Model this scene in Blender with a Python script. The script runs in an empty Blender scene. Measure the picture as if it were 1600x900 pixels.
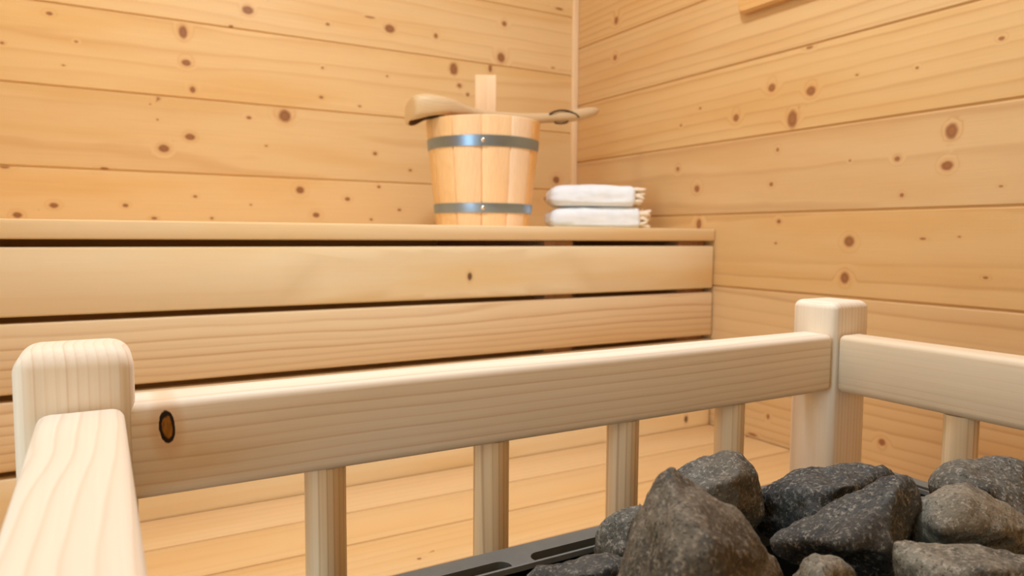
import bpy, bmesh, math, random
from mathutils import Vector, Matrix, noise

random.seed(7)
C = bpy.context.scene.collection
PI = math.pi

# ------------------------------------------------------------------ camera model
YAW, PITCH, ROLL, FPX = math.radians(29.93), math.radians(-4.162), math.radians(0.368), 1119.6
_f = Vector((math.sin(YAW) * math.cos(PITCH), math.cos(YAW) * math.cos(PITCH), math.sin(PITCH)))
_r = Vector((math.cos(YAW), -math.sin(YAW), 0))
_u = _r.cross(_f)
RT = _r * math.cos(ROLL) + _u * math.sin(ROLL)
UP = -_r * math.sin(ROLL) + _u * math.cos(ROLL)
FW = _f
def at(px, py, d):
    """the point d metres in front of the camera seen at photo pixel (px, py)"""
    return (RT * ((px - 800) / FPX) + UP * ((450 - py) / FPX) + FW) * d
def on(px, py, axis, v):
    q = at(px, py, 1.0)
    return q * (v / q[axis])

# the room, metres; the lens is the origin
XR, YB, XL, YF, ZF, ZC = 1.2, 1.724, -1.35, -0.48, -0.87, 1.25

# ------------------------------------------------------------------ node helpers
def S(r, g, b):
    f = lambda c: (c / 255 / 12.92) if c / 255 <= 0.04045 else ((c / 255 + 0.055) / 1.055) ** 2.4
    return (f(r), f(g), f(b), 1)

class NT:
    def __init__(s, name):
        m = bpy.data.materials.new(name); m.use_nodes = True
        s.m, s.t = m, m.node_tree
        s.t.nodes.clear()
        s.out = s.t.nodes.new('ShaderNodeOutputMaterial')
    def n(s, typ, **kw):
        x = s.t.nodes.new(typ)
        for k, v in kw.items(): setattr(x, k, v)
        return x
    def put(s, sock, v):
        if isinstance(v, bpy.types.NodeSocket): s.t.links.new(v, sock)
        elif v is not None: sock.default_value = v
    def math(s, op, a, b=None, c=None, clamp=False):
        x = s.n('ShaderNodeMath', operation=op, use_clamp=clamp)
        s.put(x.inputs[0], a)
        if b is not None: s.put(x.inputs[1], b)
        if c is not None: s.put(x.inputs[2], c)
        return x.outputs[0]
    def xyz(s, x, y, z):
        c = s.n('ShaderNodeCombineXYZ')
        for i, v in enumerate((x, y, z)): s.put(c.inputs[i], v)
        return c.outputs[0]
    def sep(s, v):
        c = s.n('ShaderNodeSeparateXYZ'); s.put(c.inputs[0], v); return c.outputs
    def noise(s, vec, scale=1.0, detail=2.0, rough=0.5, dist=0.0):
        x = s.n('ShaderNodeTexNoise'); s.put(x.inputs['Vector'], vec)
        x.inputs['Scale'].default_value = scale; x.inputs['Detail'].default_value = detail
        x.inputs['Roughness'].default_value = rough; x.inputs['Distortion'].default_value = dist
        return x.outputs['Fac']
    def ss(s, v, a, b, lo=0.0, hi=1.0):
        x = s.n('ShaderNodeMapRange', interpolation_type='SMOOTHSTEP')
        s.put(x.inputs['Value'], v)
        x.inputs['From Min'].default_value = a; x.inputs['From Max'].default_value = b
        x.inputs['To Min'].default_value = lo; x.inputs['To Max'].default_value = hi
        return x.outputs['Result']
    def mix(s, f, a, b, mode='MIX'):
        x = s.n('ShaderNodeMix', data_type='RGBA', blend_type=mode)
        s.put(x.inputs[0], f); s.put(x.inputs[6], a); s.put(x.inputs[7], b)
        return x.outputs[2]
    def hsv(s, col, h=None, sa=None, v=None):
        x = s.n('ShaderNodeHueSaturation'); s.put(x.inputs['Color'], col)
        if h is not None: s.put(x.inputs['Hue'], h)
        if sa is not None: s.put(x.inputs['Saturation'], sa)
        if v is not None: s.put(x.inputs['Value'], v)
        return x.outputs['Color']
    def bsdf(s, col, rough=0.5, metal=0.0, spec=0.3, normal=None, **kw):
        b = s.n('ShaderNodeBsdfPrincipled')
        s.put(b.inputs['Base Color'], col); s.put(b.inputs['Roughness'], rough)
        s.put(b.inputs['Metallic'], metal); s.put(b.inputs['Specular IOR Level'], spec)
        if normal is not None: s.put(b.inputs['Normal'], normal)
        for k, v in kw.items(): s.put(b.inputs[k], v)
        s.t.links.new(b.outputs[0], s.out.inputs['Surface'])
        return b
    def bump(s, h, strength=0.3, dist=0.002):
        b = s.n('ShaderNodeBump'); b.inputs['Strength'].default_value = strength
        b.inputs['Distance'].default_value = dist; s.put(b.inputs['Height'], h)
        return b.outputs[0]

def wood(name, grain='x', face='z', base=(238, 203, 148), late=(214, 160, 96), spacing=0.007, pith=(0.03, 0.05),
         spread=0.06, wav=0.012, contrast=0.6, tone=0.08, fibre=0.16, blotch=0.35, blotch_col=(226, 176, 104),
         knot_col=(156, 98, 58), rough=0.42, spec=0.35, long=1.6, pocket=None, seed=0.0):
    """pine: growth rings seen along a board, fibres, colour drift and knots (attribute 'knot': offset / radius, weight)"""
    w = NT(name)
    co = w.sep(w.n('ShaderNodeTexCoord').outputs['Object'])
    ax = {'x': 0, 'y': 1, 'z': 2}
    g = co[ax[grain]]; a = co[ax[face]]
    b = co[3 - ax[grain] - ax[face]]
    pid = w.n('ShaderNodeAttribute', attribute_name='pid').outputs['Fac']
    oi = w.n('ShaderNodeObjectInfo').outputs['Random']
    s = w.math('ADD', w.math('ADD', pid, w.math('MULTIPLY', oi, 0.37)), seed)
    wn = w.n('ShaderNodeTexWhiteNoise', noise_dimensions='1D'); w.put(wn.inputs['W'], s)
    rnd = w.sep(wn.outputs['Color'])
    g2 = w.math('ADD', g, w.math('MULTIPLY', s, 23.7))
    # knots
    kn = w.n('ShaderNodeAttribute', attribute_name='knot').outputs['Vector']
    k = w.sep(kn)
    kd = w.math('SQRT', w.math('ADD', w.math('MULTIPLY', k[0], k[0]), w.math('MULTIPLY', k[1], k[1])))
    wob = w.noise(w.xyz(w.math('MULTIPLY', k[0], 1.3), w.math('MULTIPLY', k[1], 1.3), g2), 1.0, 2)
    rho = w.math('ADD', kd, w.math('MULTIPLY', w.math('SUBTRACT', wob, 0.5), 0.3))
    kw = k[2]
    core = w.math('MULTIPLY', w.ss(rho, 0.6, 1.2, 1, 0), kw)
    halo = w.math('MULTIPLY', w.ss(rho, 0.8, 2.4, 1, 0), kw)
    push = w.math('MULTIPLY', w.ss(rho, 0.3, 3.4, 1, 0), kw)
    # rings
    n1 = w.noise(w.xyz(w.math('MULTIPLY', g2, long), w.math('MULTIPLY', a, 7), w.math('ADD', w.math('MULTIPLY', b, 7), w.math('MULTIPLY', s, 5))), 1.0, 2.5, 0.45)
    n2 = w.noise(w.xyz(w.math('MULTIPLY', g2, 9), w.math('MULTIPLY', a, 30), w.math('MULTIPLY', b, 30)), 1.0, 1.0)
    pa = w.math('ADD', w.math('MULTIPLY', w.math('SUBTRACT', rnd[0], 0.5), spread), pith[0])
    da = w.math('SUBTRACT', a, pa)
    db = w.math('SUBTRACT', b, w.math('ADD', w.math('MULTIPLY', rnd[1], spread * 0.5), pith[1]))
    dist = w.math('SQRT', w.math('ADD', w.math('MULTIPLY', da, da), w.math('MULTIPLY', db, db)))
    dist = w.math('ADD', dist, w.math('MULTIPLY', w.math('SUBTRACT', n1, 0.5), wav * 4))
    dist = w.math('ADD', dist, w.math('MULTIPLY', w.math('SUBTRACT', n2, 0.5), wav * 0.22))
    dist = w.math('ADD', dist, w.math('MULTIPLY', push, spacing * 1.3))
    ring = w.math('DIVIDE', dist, spacing)
    fr = w.math('FRACT', ring)
    cr = w.n('ShaderNodeValToRGB'); w.put(cr.inputs[0], fr)
    e = cr.color_ramp.elements
    e[0].position = 0; e[0].color = (0, 0, 0, 1)
    e[1].position = 1; e[1].color = (0, 0, 0, 1)
    for p, v in ((0.4, 0.08), (0.72, 0.36), (0.87, 1.0), (0.94, 0.7)):
        x = e.new(p); x.color = (v, v, v, 1)
    wr = w.n('ShaderNodeTexWhiteNoise', noise_dimensions='1D'); w.put(wr.inputs['W'], w.math('ADD', w.math('FLOOR', ring), s))
    L = w.math('MULTIPLY', cr.outputs[0], w.math('ADD', w.math('MULTIPLY', wr.outputs['Value'], 0.7), 0.45))
    L = w.math('MULTIPLY', L, contrast, clamp=True)
    fib = w.noise(w.xyz(w.math('MULTIPLY', g2, 9), w.math('MULTIPLY', a, 520), w.math('MULTIPLY', b, 520)), 1.0, 2)
    bl = w.noise(w.xyz(w.math('MULTIPLY', g2, 2.2), w.math('MULTIPLY', a, 13), w.math('MULTIPLY', b, 13)), 1.0, 3)
    col = w.mix(w.math('MULTIPLY', w.ss(bl, 0.42, 0.72), blotch), S(*base), S(*blotch_col))
    col = w.mix(L, col, S(*late))
    val = w.math('ADD', w.math('ADD', 1.0, w.math('MULTIPLY', w.math('SUBTRACT', fib, 0.5), fibre)),
                 w.math('MULTIPLY', w.math('SUBTRACT', rnd[2], 0.5), tone))
    col = w.hsv(col, v=val, sa=w.math('ADD', 1.0, w.math('MULTIPLY', w.math('SUBTRACT', rnd[1], 0.5), tone * 1.5)))
    col = w.mix(w.math('MULTIPLY', halo, 0.26), col, S(206, 138, 76))
    kr = w.math('MULTIPLY', w.math('ADD', w.math('SINE', w.math('MULTIPLY', rho, 17)), 1.0), 0.14)
    kc = w.mix(kr, S(*knot_col), S(knot_col[0] * 0.55, knot_col[1] * 0.48, knot_col[2] * 0.42))
    kc = w.mix(w.ss(rho, 0.0, 1.1), kc, S(knot_col[0] * 0.8, knot_col[1] * 0.76, knot_col[2] * 0.72))
    col = w.mix(w.math('MULTIPLY', core, 0.88), col, kc)
    if pocket:   # a dark-rimmed resin pocket at a place on the face, (grain, face) centre and radii
        pg, pb, rg, rb = pocket
        dx = w.math('DIVIDE', w.math('SUBTRACT', g, pg), rg); dy = w.math('DIVIDE', w.math('SUBTRACT', a, pb), rb)
        pd = w.math('ADD', w.math('POWER', w.math('ABSOLUTE', w.math('ADD', dx, w.math('MULTIPLY', dy, 0.12))), 2.0), w.math('POWER', w.math('ABSOLUTE', dy), 2.3))
        wb = w.noise(w.xyz(w.math('MULTIPLY', g, 260), w.math('MULTIPLY', a, 130), 0.0), 1.0, 3)
        pd = w.math('ADD', pd, w.math('MULTIPLY', w.math('SUBTRACT', wb, 0.5), 0.7))
        amber = w.mix(w.noise(w.xyz(w.math('MULTIPLY', g, 600), w.math('MULTIPLY', a, 180), 0.0), 1.0, 3), S(70, 38, 6), S(196, 134, 44))
        pc = w.mix(w.ss(pd, 0.25, 0.5), amber, S(34, 20, 10))
        stain = w.ss(pd, 1.0, 7.0, 0.45, 0)
        col = w.mix(stain, col, S(214, 168, 120))
        col = w.mix(w.ss(pd, 0.85, 1.15, 1, 0), col, pc)
    nor = w.bump(w.math('ADD', w.math('MULTIPLY', fib, 0.6), w.math('MULTIPLY', L, -0.4)), 0.12, 0.0006)
    w.bsdf(col, rough, 0, spec, nor)
    return w.m

WALL_BASE, WALL_LATE, WALL_BL = (228, 196, 144), (206, 158, 102), (221, 180, 117)
M = {}
M['wall_back'] = wood('pine_wall_back', 'x', 'z', WALL_BASE, WALL_LATE, 0.0105, (0, 0.02), 0.12, 0.011, 0.5, 0.07, 0.12, 0.7, WALL_BL, long=0.7)
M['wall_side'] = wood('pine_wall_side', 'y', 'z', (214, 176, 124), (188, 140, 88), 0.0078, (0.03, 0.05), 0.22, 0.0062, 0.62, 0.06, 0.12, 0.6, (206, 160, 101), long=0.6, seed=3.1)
M['ceiling'] = wood('pine_ceiling', 'x', 'y', WALL_BASE, WALL_LATE, 0.013, (0, 0.05), 0.1, 0.012, 0.5)
M['floor'] = wood('pine_floor', 'x', 'y', (214, 170, 112), (184, 132, 78), 0.011, (0, 0.05), 0.1)
M['bench'] = wood('bench_aspen', 'x', 'z', (242, 218, 176), (224, 184, 128), 0.010, (-0.05, 0.2), 0.05, 0.006, 0.35, 0.05, 0.08, 0.45, (236, 202, 144), long=0.7)
M['slat_plain'] = wood('bench_slat_plain', 'x', 'z', (243, 221, 180), (236, 200, 142), 0.022, (-0.05, 0.12), 0.04, 0.010, 0.3, 0.04, 0.08, 0.6, (238, 202, 138), knot_col=(96, 64, 36), long=0.8)
M['slat_grain'] = wood('bench_slat_grain', 'x', 'z', (240, 215, 174), (200, 152, 104), 0.0105, (0.09, 0.035), 0.02, 0.0080, 0.75, 0.04, 0.10, 0.35, (234, 198, 146), long=1.3)
M['seat'] = wood('seat_board', 'x', 'y', (226, 190, 138), (206, 158, 100), 0.016, (0, 0.05), 0.12, 0.014, 0.4, 0.06, 0.08, 0.55, (220, 176, 112), knot_col=(110, 74, 40), long=0.8)
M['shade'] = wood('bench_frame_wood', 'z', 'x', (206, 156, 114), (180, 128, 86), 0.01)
SPB, SPL, SPX = (239, 227, 209), (210, 180, 148), (235, 217, 190)
_p = on(261, 667, 1, 0.432)
PK = (_p.x - 0.0075, _p.z + 0.0915, 0.0040, 0.0094)
rail_kw = dict(base=SPB, late=SPL, fibre=0.12, blotch=0.4, blotch_col=SPX, tone=0.03, rough=0.55, spec=0.25)
M['rail_x'] = wood('rail_spruce_x', 'x', 'z', spacing=0.0064, pith=(0.13, 0.06), spread=0.0, wav=0.0042, contrast=0.58, long=2.6,
                   pocket=PK, **rail_kw)
M['rail_y'] = wood('rail_spruce_y_shaded', 'y', 'z', spacing=0.0060, pith=(0.13, -0.06), spread=0.0, wav=0.0036, contrast=0.5, long=2.2, **dict(rail_kw, base=(220, 201, 173), blotch_col=(213, 189, 153)))  # same spruce, darker base: the right rail's dim inner side put into the colour
M['rail_top'] = wood('rail_spruce_left', 'y', 'x', spacing=0.0060, pith=(0.09, -0.06), spread=0.0, wav=0.0050, contrast=0.42, long=5, **rail_kw)
M['post'] = wood('post_spruce', 'z', 'x', spacing=0.0047, pith=(0.12, 0.02), spread=0.0, wav=0.0014, contrast=0.55, long=1.2, **rail_kw)
M['dowel'] = wood('dowel_spruce', 'z', 'x', spacing=0.0038, pith=(0.12, 0.02), spread=0.01, wav=0.002, contrast=0.9, long=1.5,
                  base=(236, 210, 172), late=(196, 156, 112), fibre=0.2, blotch=0.4, blotch_col=SPX, tone=0.04, rough=0.5)
M['trim'] = wood('trim_pine', 'z', 'x', (244, 218, 182), (234, 200, 156), 0.008)
M['stave'] = wood('bucket_stave', 'z', 'x', (238, 200, 148), (214, 160, 106), 0.0060, (0.3, 0.02), 0.3, 0.0008, 0.16, 0.34, 0.32, 0.4, (228, 176, 122), long=0.5, rough=0.5)
M['ladle'] = wood('ladle_wood', 'x', 'z', (208, 182, 144), (184, 150, 108), 0.006, (-0.06, 0.02), 0.0, 0.003, 0.4, 0.05, 0.2, 0.5, (200, 160, 108), long=6, rough=0.5)
M['ladle_hollow'] = wood('ladle_hollow_dark', 'x', 'z', (96, 68, 44), (74, 50, 32), 0.006, rough=0.35)  # darker brown wood for the inside of the bowl
M['board'] = wood('wall_board_wood', 'y', 'z', (210, 166, 114), (190, 140, 90), 0.012, (0.1, 0.05), 0.05, 0.01, 0.5)

def plain(name, col, rough, metal=0.0, spec=0.4, var=0.15, scale=40, bump=0.0, dist=0.001):
    w = NT(name)
    p = w.n('ShaderNodeTexCoord').outputs['Object']
    nz = w.noise(p, scale, 4, 0.6)
    c = w.hsv(S(*col), v=w.math('ADD', 1 - var / 2, w.math('MULTIPLY', nz, var)))
    nor = w.bump(nz, bump, dist) if bump else None
    w.bsdf(c, rough, metal, spec, nor)
    return w.m
M['hoop'] = plain('galvanised_steel', (150, 172, 198), 0.36, 1.0, 0.5, 0.25, 60)
M['rivet'] = plain('rivet_steel', (226, 214, 196), 0.25, 1.0, 0.5, 0.1, 60)
M['iron'] = plain('black_heater_steel', (100, 101, 97), 0.5, 0.0, 0.5, 0.35, 90, 0.2, 0.0006)
M['cavity'] = plain('dark_inner_steel', (30, 31, 34), 0.65, 0.0, 0.3, 0.3, 40)  # near-black steel for the basket and plate inside the heater
M['cord'] = plain('leather_cord', (44, 34, 28), 0.6, 0, 0.3, 0.2, 200)
M['lampwhite'] = plain('lamp_shell', (225, 222, 214), 0.5, 0, 0.4, 0.03)
M['handle'] = plain('door_handle_wood', (200, 150, 95), 0.5)

def towel_mat():
    w = NT('white_towel')
    p = w.n('ShaderNodeTexCoord').outputs['Object']
    n1 = w.noise(p, 900, 2); n2 = w.noise(p, 45, 3)
    c = w.mix(w.ss(n2, 0.3, 0.7), S(234, 241, 248), S(241, 247, 252))
    w.bsdf(c, 0.9, 0, 0.1, w.bump(w.math('ADD', n1, w.math('MULTIPLY', n2, 2.0)), 0.35, 0.0014), **{'Sheen Weight': 0.25})
    return w.m
M['towel'] = towel_mat()
M['fringe'] = plain('towel_fringe', (244, 230, 208), 0.9, 0, 0.1, 0.1)

def stone_mat(name, dark, mid, light, warm, wf):
    w = NT(name)
    p = w.n('ShaderNodeTexCoord').outputs['Object']
    oi = w.n('ShaderNodeObjectInfo').outputs['Random']
    q = w.n('ShaderNodeVectorMath', operation='ADD'); w.put(q.inputs[0], p); w.put(q.inputs[1], w.xyz(oi, w.math('MULTIPLY', oi, 7), 0.0))
    p = q.outputs[0]
    big = w.noise(p, 38, 4, 0.6, 0.4); fine = w.noise(p, 380, 4, 0.7); spk = w.noise(p, 520, 3, 0.7); wm = w.noise(p, 22, 3)
    c = w.mix(w.ss(big, 0.32, 0.66), S(*dark), S(*mid))
    c = w.mix(w.math('MULTIPLY', w.ss(fine, 0.5, 0.66), 0.8), c, S(*light))
    c = w.mix(w.ss(spk, 0.35, 0.47, 0.75, 0), c, S(dark[0] * .5, dark[1] * .5, dark[2] * .5))
    c = w.mix(w.math('MULTIPLY', w.ss(wm, 0.45, 0.68), wf), c, S(*warm))
    h = w.math('ADD', w.math('MULTIPLY', fine, 0.7), w.math('MULTIPLY', spk, 0.3))
    w.bsdf(c, 0.7, 0, 0.3, w.bump(h, 0.9, 0.0016))
    return w.m
M['stone_grey'] = stone_mat('stone_grey', (66, 65, 61), (104, 102, 95), (164, 160, 150), (118, 106, 88), 0.3)
M['stone_brown'] = stone_mat('stone_brown', (70, 64, 56), (112, 103, 90), (150, 139, 122), (116, 102, 84), 0.3)
M['stone_dark'] = stone_mat('stone_dark', (48, 49, 51), (76, 77, 76), (146, 143, 132), (88, 80, 68), 0.25)
M['stone_light'] = stone_mat('stone_light', (84, 79, 70), (128, 121, 107), (168, 160, 145), (140, 124, 98), 0.3)

def glass_mat():
    w = NT('clear_glass')
    t = w.n('ShaderNodeBsdfTransparent'); t.inputs[0].default_value = (0.96, 0.98, 0.97, 1)
    g = w.n('ShaderNodeBsdfGlossy'); g.inputs['Roughness'].default_value = 0.02
    fr = w.n('ShaderNodeFresnel'); fr.inputs['IOR'].default_value = 1.45
    mx = w.n('ShaderNodeMixShader')
    w.t.links.new(fr.outputs[0], mx.inputs[0]); w.t.links.new(t.outputs[0], mx.inputs[1]); w.t.links.new(g.outputs[0], mx.inputs[2])
    w.t.links.new(mx.outputs[0], w.out.inputs['Surface'])
    return w.m
M['glass'] = glass_mat()
def lit(name, col, strength):
    w = NT(name); e = w.n('ShaderNodeEmission'); e.inputs[0].default_value = (*col, 1); e.inputs[1].default_value = strength
    w.t.links.new(e.outputs[0], w.out.inputs['Surface']); return w.m
M['lamp_glow'] = lit('lamp_glow', (1, 0.90, 0.52), 47.0)

# ------------------------------------------------------------------ mesh helpers
def smooth(me, ang=40):
    for p in me.polygons: p.use_smooth = True
    me.set_sharp_from_angle(angle=math.radians(ang))

def obj(name, bm, mat, parent=None, loc=(0, 0, 0), pid=None, ang=40, origin=None):
    """link bm as ONE mesh object; vertices are given in the parent's space, origin moves the object's own pivot"""
    me = bpy.data.meshes.new(name)
    if origin is not None:
        bmesh.ops.translate(bm, vec=-Vector(origin), verts=bm.verts)
        loc = origin
    bm.normal_update()
    bm.to_mesh(me); bm.free()
    smooth(me, ang)
    if pid is not None:
        a = me.attributes.new('pid', 'FLOAT', 'POINT')
        a.data.foreach_set('value', [pid] * len(me.vertices))
    me.materials.append(mat)
    o = bpy.data.objects.new(name, me); C.objects.link(o)
    o.location = loc
    if parent is not None: o.parent = parent
    return o

def tag(o, label=None, cat=None, group=None, kind=None):
    if label: o['label'] = label
    if cat: o['category'] = cat
    if group: o['group'] = group
    if kind: o['kind'] = kind
    return o

def thing(name, label, cat, loc=(0, 0, 0), group=None):
    o = bpy.data.objects.new(name, None); C.objects.link(o)
    o.location = loc; o.empty_display_size = 0.05
    return tag(o, label, cat, group)

def box(bm, x0, x1, y0, y1, z0, z1, bev=0.0, seg=2):
    r = bmesh.ops.create_cube(bm, size=1.0)
    vs = r['verts']
    bmesh.ops.scale(bm, vec=(x1 - x0, y1 - y0, z1 - z0), verts=vs)
    bmesh.ops.translate(bm, vec=((x0 + x1) / 2, (y0 + y1) / 2, (z0 + z1) / 2), verts=vs)
    if bev:
        es = list({e for v in vs for e in v.link_edges})
        bmesh.ops.bevel(bm, geom=es, offset=bev, segments=seg, profile=0.5, affect='EDGES')
    return bm

def BOX(*a, **k): return box(bmesh.new(), *a, **k)

def boxes(lst, bev=0.0, seg=2):
    bm = bmesh.new()
    for b in lst: box(bm, *b, bev=bev, seg=seg)
    return bm

def rod(bm, p, q, r, n=24, bev=0.0):
    p, q = Vector(p), Vector(q); d = q - p
    m = Matrix.Translation((p + q) / 2) @ d.to_track_quat('Z', 'Y').to_matrix().to_4x4()
    bmesh.ops.create_cone(bm, cap_ends=True, segments=n, radius1=r, radius2=r, depth=d.length, matrix=m)
    return bm

def tube(bm, pts, r, n=10, closed=False):
    pts = [Vector(p) for p in pts]; rings = []
    for i, p in enumerate(pts):
        a = pts[(i - 1) % len(pts)] if closed or i else p
        b = pts[(i + 1) % len(pts)] if closed or i < len(pts) - 1 else p
        t = (b - a).normalized()
        s = t.cross(Vector((0, 0, 1)))
        if s.length < 1e-3: s = t.cross(Vector((1, 0, 0)))
        s.normalize(); u = s.cross(t)
        rr = r[i] if isinstance(r, (list, tuple)) else r
        rings.append([bm.verts.new(p + (s * math.cos(2 * PI * k / n) + u * math.sin(2 * PI * k / n)) * rr) for k in range(n)])
    m = len(rings)
    for i in range(m if closed else m - 1):
        A, B = rings[i], rings[(i + 1) % m]
        for k in range(n): bm.faces.new((A[k], A[(k + 1) % n], B[(k + 1) % n], B[k]))
    if not closed:
        bm.faces.new(rings[0][::-1]); bm.faces.new(rings[-1])
    return bm

def baked(o):
    """apply an object's modifiers"""
    dg = bpy.context.evaluated_depsgraph_get()
    me = bpy.data.meshes.new_from_object(o.evaluated_get(dg))
    o.modifiers.clear(); o.data = me
    return o

# ------------------------------------------------------------------ setting
def plank_wall(name, origin, U, V, N, length, rows, mat, knots, thick=0.02, step=0.008, vg=0.0035):
    """one mesh: planks stacked along V from origin, running along U, faces towards N; knots = (u, v, r, sx, sy)"""
    U, V, N, O = Vector(U), Vector(V), Vector(N), Vector(origin)
    verts, faces, kn, pid = [], [], [], []
    nu = int(length / step)
    us = [length * i / nu for i in range(nu + 1)]
    for ri, (v0, v1) in enumerate(rows):
        h = v1 - v0
        nv = max(2, int(h / step))
        prof = [(v0 + 0.0014, -thick), (v0 + 0.0014, -vg), (v0 + 0.0021, -0.0012), (v0 + 0.0036, 0)]
        prof += [(v0 + 0.0036 + (h - 0.0072) * j / nv, 0) for j in range(1, nv)]
        prof += [(v1 - 0.0036, 0), (v1 - 0.0021, -0.0012), (v1 - 0.0014, -vg), (v1 - 0.0014, -thick)]
        kk = [k for k in knots if v0 <= k[1] < v1]
        base = len(verts)
        for (v, dn) in prof:
            for u in us:
                verts.append(O + U * u + V * v + N * dn)
                best = None
                for (ku, kv, r, sx, sy) in kk:
                    dx, dy = (u - ku) / (r * sx), (v - kv) / (r * sy)
                    m = math.hypot(u - ku, v - kv)
                    if best is None or m < best[0]: best = (m, dx, dy, r, min([math.hypot(ku - q[0], kv - q[1]) for q in kk if q[:2] != (ku, kv)] + [9]))
                if best:
                    R = max(1.35 * best[3] + 0.003, min(max(4.2 * best[3], 0.04), 0.5 * best[4] - step * 0.7))
                    t = min(1, max(0, (R - best[0]) / (0.35 * R)))
                    kn.append((best[1], best[2], t * t * (3 - 2 * t)))
                else: kn.append((9, 9, 0))
                pid.append(ri * 1.37 + 0.21)
        n = len(us)
        if ri:
            pb, qb = base - n * 2, base + n   # groove floor between the planks
            for i in range(n - 1): faces.append((pb + i, pb + i + 1, qb + i + 1, qb + i))
        for j in range(len(prof) - 1):
            for i in range(n - 1):
                a = base + j * n + i
                faces.append((a, a + 1, a + n + 1, a + n))
    me = bpy.data.meshes.new(name)
    me.from_pydata([tuple(v) for v in verts], [], faces)
    at_ = me.attributes.new('knot', 'FLOAT_VECTOR', 'POINT')
    at_.data.foreach_set('vector', [c for t in kn for c in t])
    at2 = me.attributes.new('pid', 'FLOAT', 'POINT'); at2.data.foreach_set('value', pid)
    me.update()
    # outward towards N
    if me.polygons[len(us)].normal.dot(N) < 0: me.flip_normals()
    me.materials.append(mat)
    o = bpy.data.objects.new(name, me); C.objects.link(o)
    o['kind'] = 'structure'
    return o

def rows_from(seam, pitch, lo, hi):
    k = math.floor((lo - seam) / pitch)
    r = []; v = seam + k * pitch
    while v < hi:
        r.append((max(lo, v), min(hi, v + pitch))); v += pitch
    return [x for x in r if x[1] - x[0] > 0.01]

# knots by photo pixel on each wall, (px, py, pixel radius, stretch along, stretch across)
KB = [(77,21,4,1.3,1), (387,16,8,1.1,1), (286,50,8,.8,1.6), (291,98,6.5,1.1,1), (301,140,5.5,.8,1.2), (119,65,2.6,1.3,1), (3,67,3,1.3,1), (99,102,2.4,1.4,.8),
      (247,154,4,1.2,1), (235,163,2.4,1,1), (389,184,3.4,1.3,1), (445,181,9.5,1,1.25), (297,214,6.5,1.2,1), (256,232,7.5,1.1,1), (246,187,2.4,1,1), (416,228,2.4,1.4,1),
      (7,261,4.5,1.6,.7), (163,263,4,1.7,.6), (27,336,6,1.1,1), (84,321,5.5,1.2,1), (196,321,4,1.2,1), (305,307,3,1.3,1), (241,341,4,1.2,.8), (331,341,3,1,1), (392,320,2.4,1,1), (361,41,3.4,1.2,.8),
      (512,38,3.2,1.2,1), (578,27,4,2.4,.5), (609,45,8,1.1,1), (681,56,4.5,.8,1.2), (788,37,5,.9,1.1), (783,90,8,.9,1.2), (709,108,9,.8,1.5), (718,134,4.8,1,1.1), (731,148,4.2,1,1), (766,107,5,.7,1.6),
      (504,106,2.8,1,1), (605,119,2.6,1,1), (502,152,3.4,1.2,1), (562,166,2.8,1.2,.8), (586,240,4,1,1), (641,266,3,1.2,1), (469,297,6.5,1,1.1), (543,311,4.2,1.1,1), (592,292,3.2,1.1,1), (494,336,5.2,1.1,1), (624,328,3,1.3,1), (580,343,3,1,1),
      (874,14,4,2,.6), (864,106,3,1.4,.6), (869,281,6.5,1,1.1), (853,311,4,1,1), (856,336,5,1,1)]
KR = [(963,32,6,.9,1.2), (961,90,5,.9,1.1), (1265,74,5,1.4,.6), (1206,137,7,1,1.1), (1267,142,8.5,1,1.05), (1238,186,11,.8,1.5), (1150,184,6.5,.9,1.1), (1094,169,3,1,1), (1064,196,2.8,1,1), (1339,117,3,1.2,.8),
      (1433,106,3,1.2,1), (1565,60,4.5,1.2,.9), (1215,234,3.6,.9,1.2), (1059,264,4.2,1,1.1), (1089,295,6,1,1.1), (1205,288,4.2,1,1), (1328,251,2.6,1,1), (1402,248,5,1,1), (1487,205,10.5,.9,1.4), (1480,259,8.5,1.1,1),
      (1409,305,4,1,1.1), (1092,350,7,.8,1.4), (1217,346,4.4,1,1), (1327,377,9,1,1.1), (1442,373,4,1.5,.6), (1499,370,2.6,1.4,.8), (1320,434,8.5,.9,1.25), (1212,380,3,1.2,.8), (1540,434,3.6,1.4,.8), (1564,291,3,1.4,.8),
      (1378,691,6,1,1.1), (1200,651,4,.8,1.3), (1105,392,3,1,1.2), (1176,679,5,2,.5)]
def wall_knots(lst, axis, val, o, uaxis):
    r = []
    for (px, py, pr, sx, sy) in lst:
        p = on(px, py, axis, val)
        d = p.dot(FW)
        r.append((abs(p[uaxis] - o[0]), p[2] - o[1], max(0.0018, (pr - 0.9) * d / FPX * (0.92 if axis == 1 else 1.0)), sx * (1.15 if axis == 0 else 1.25), sy))
    return r

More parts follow.
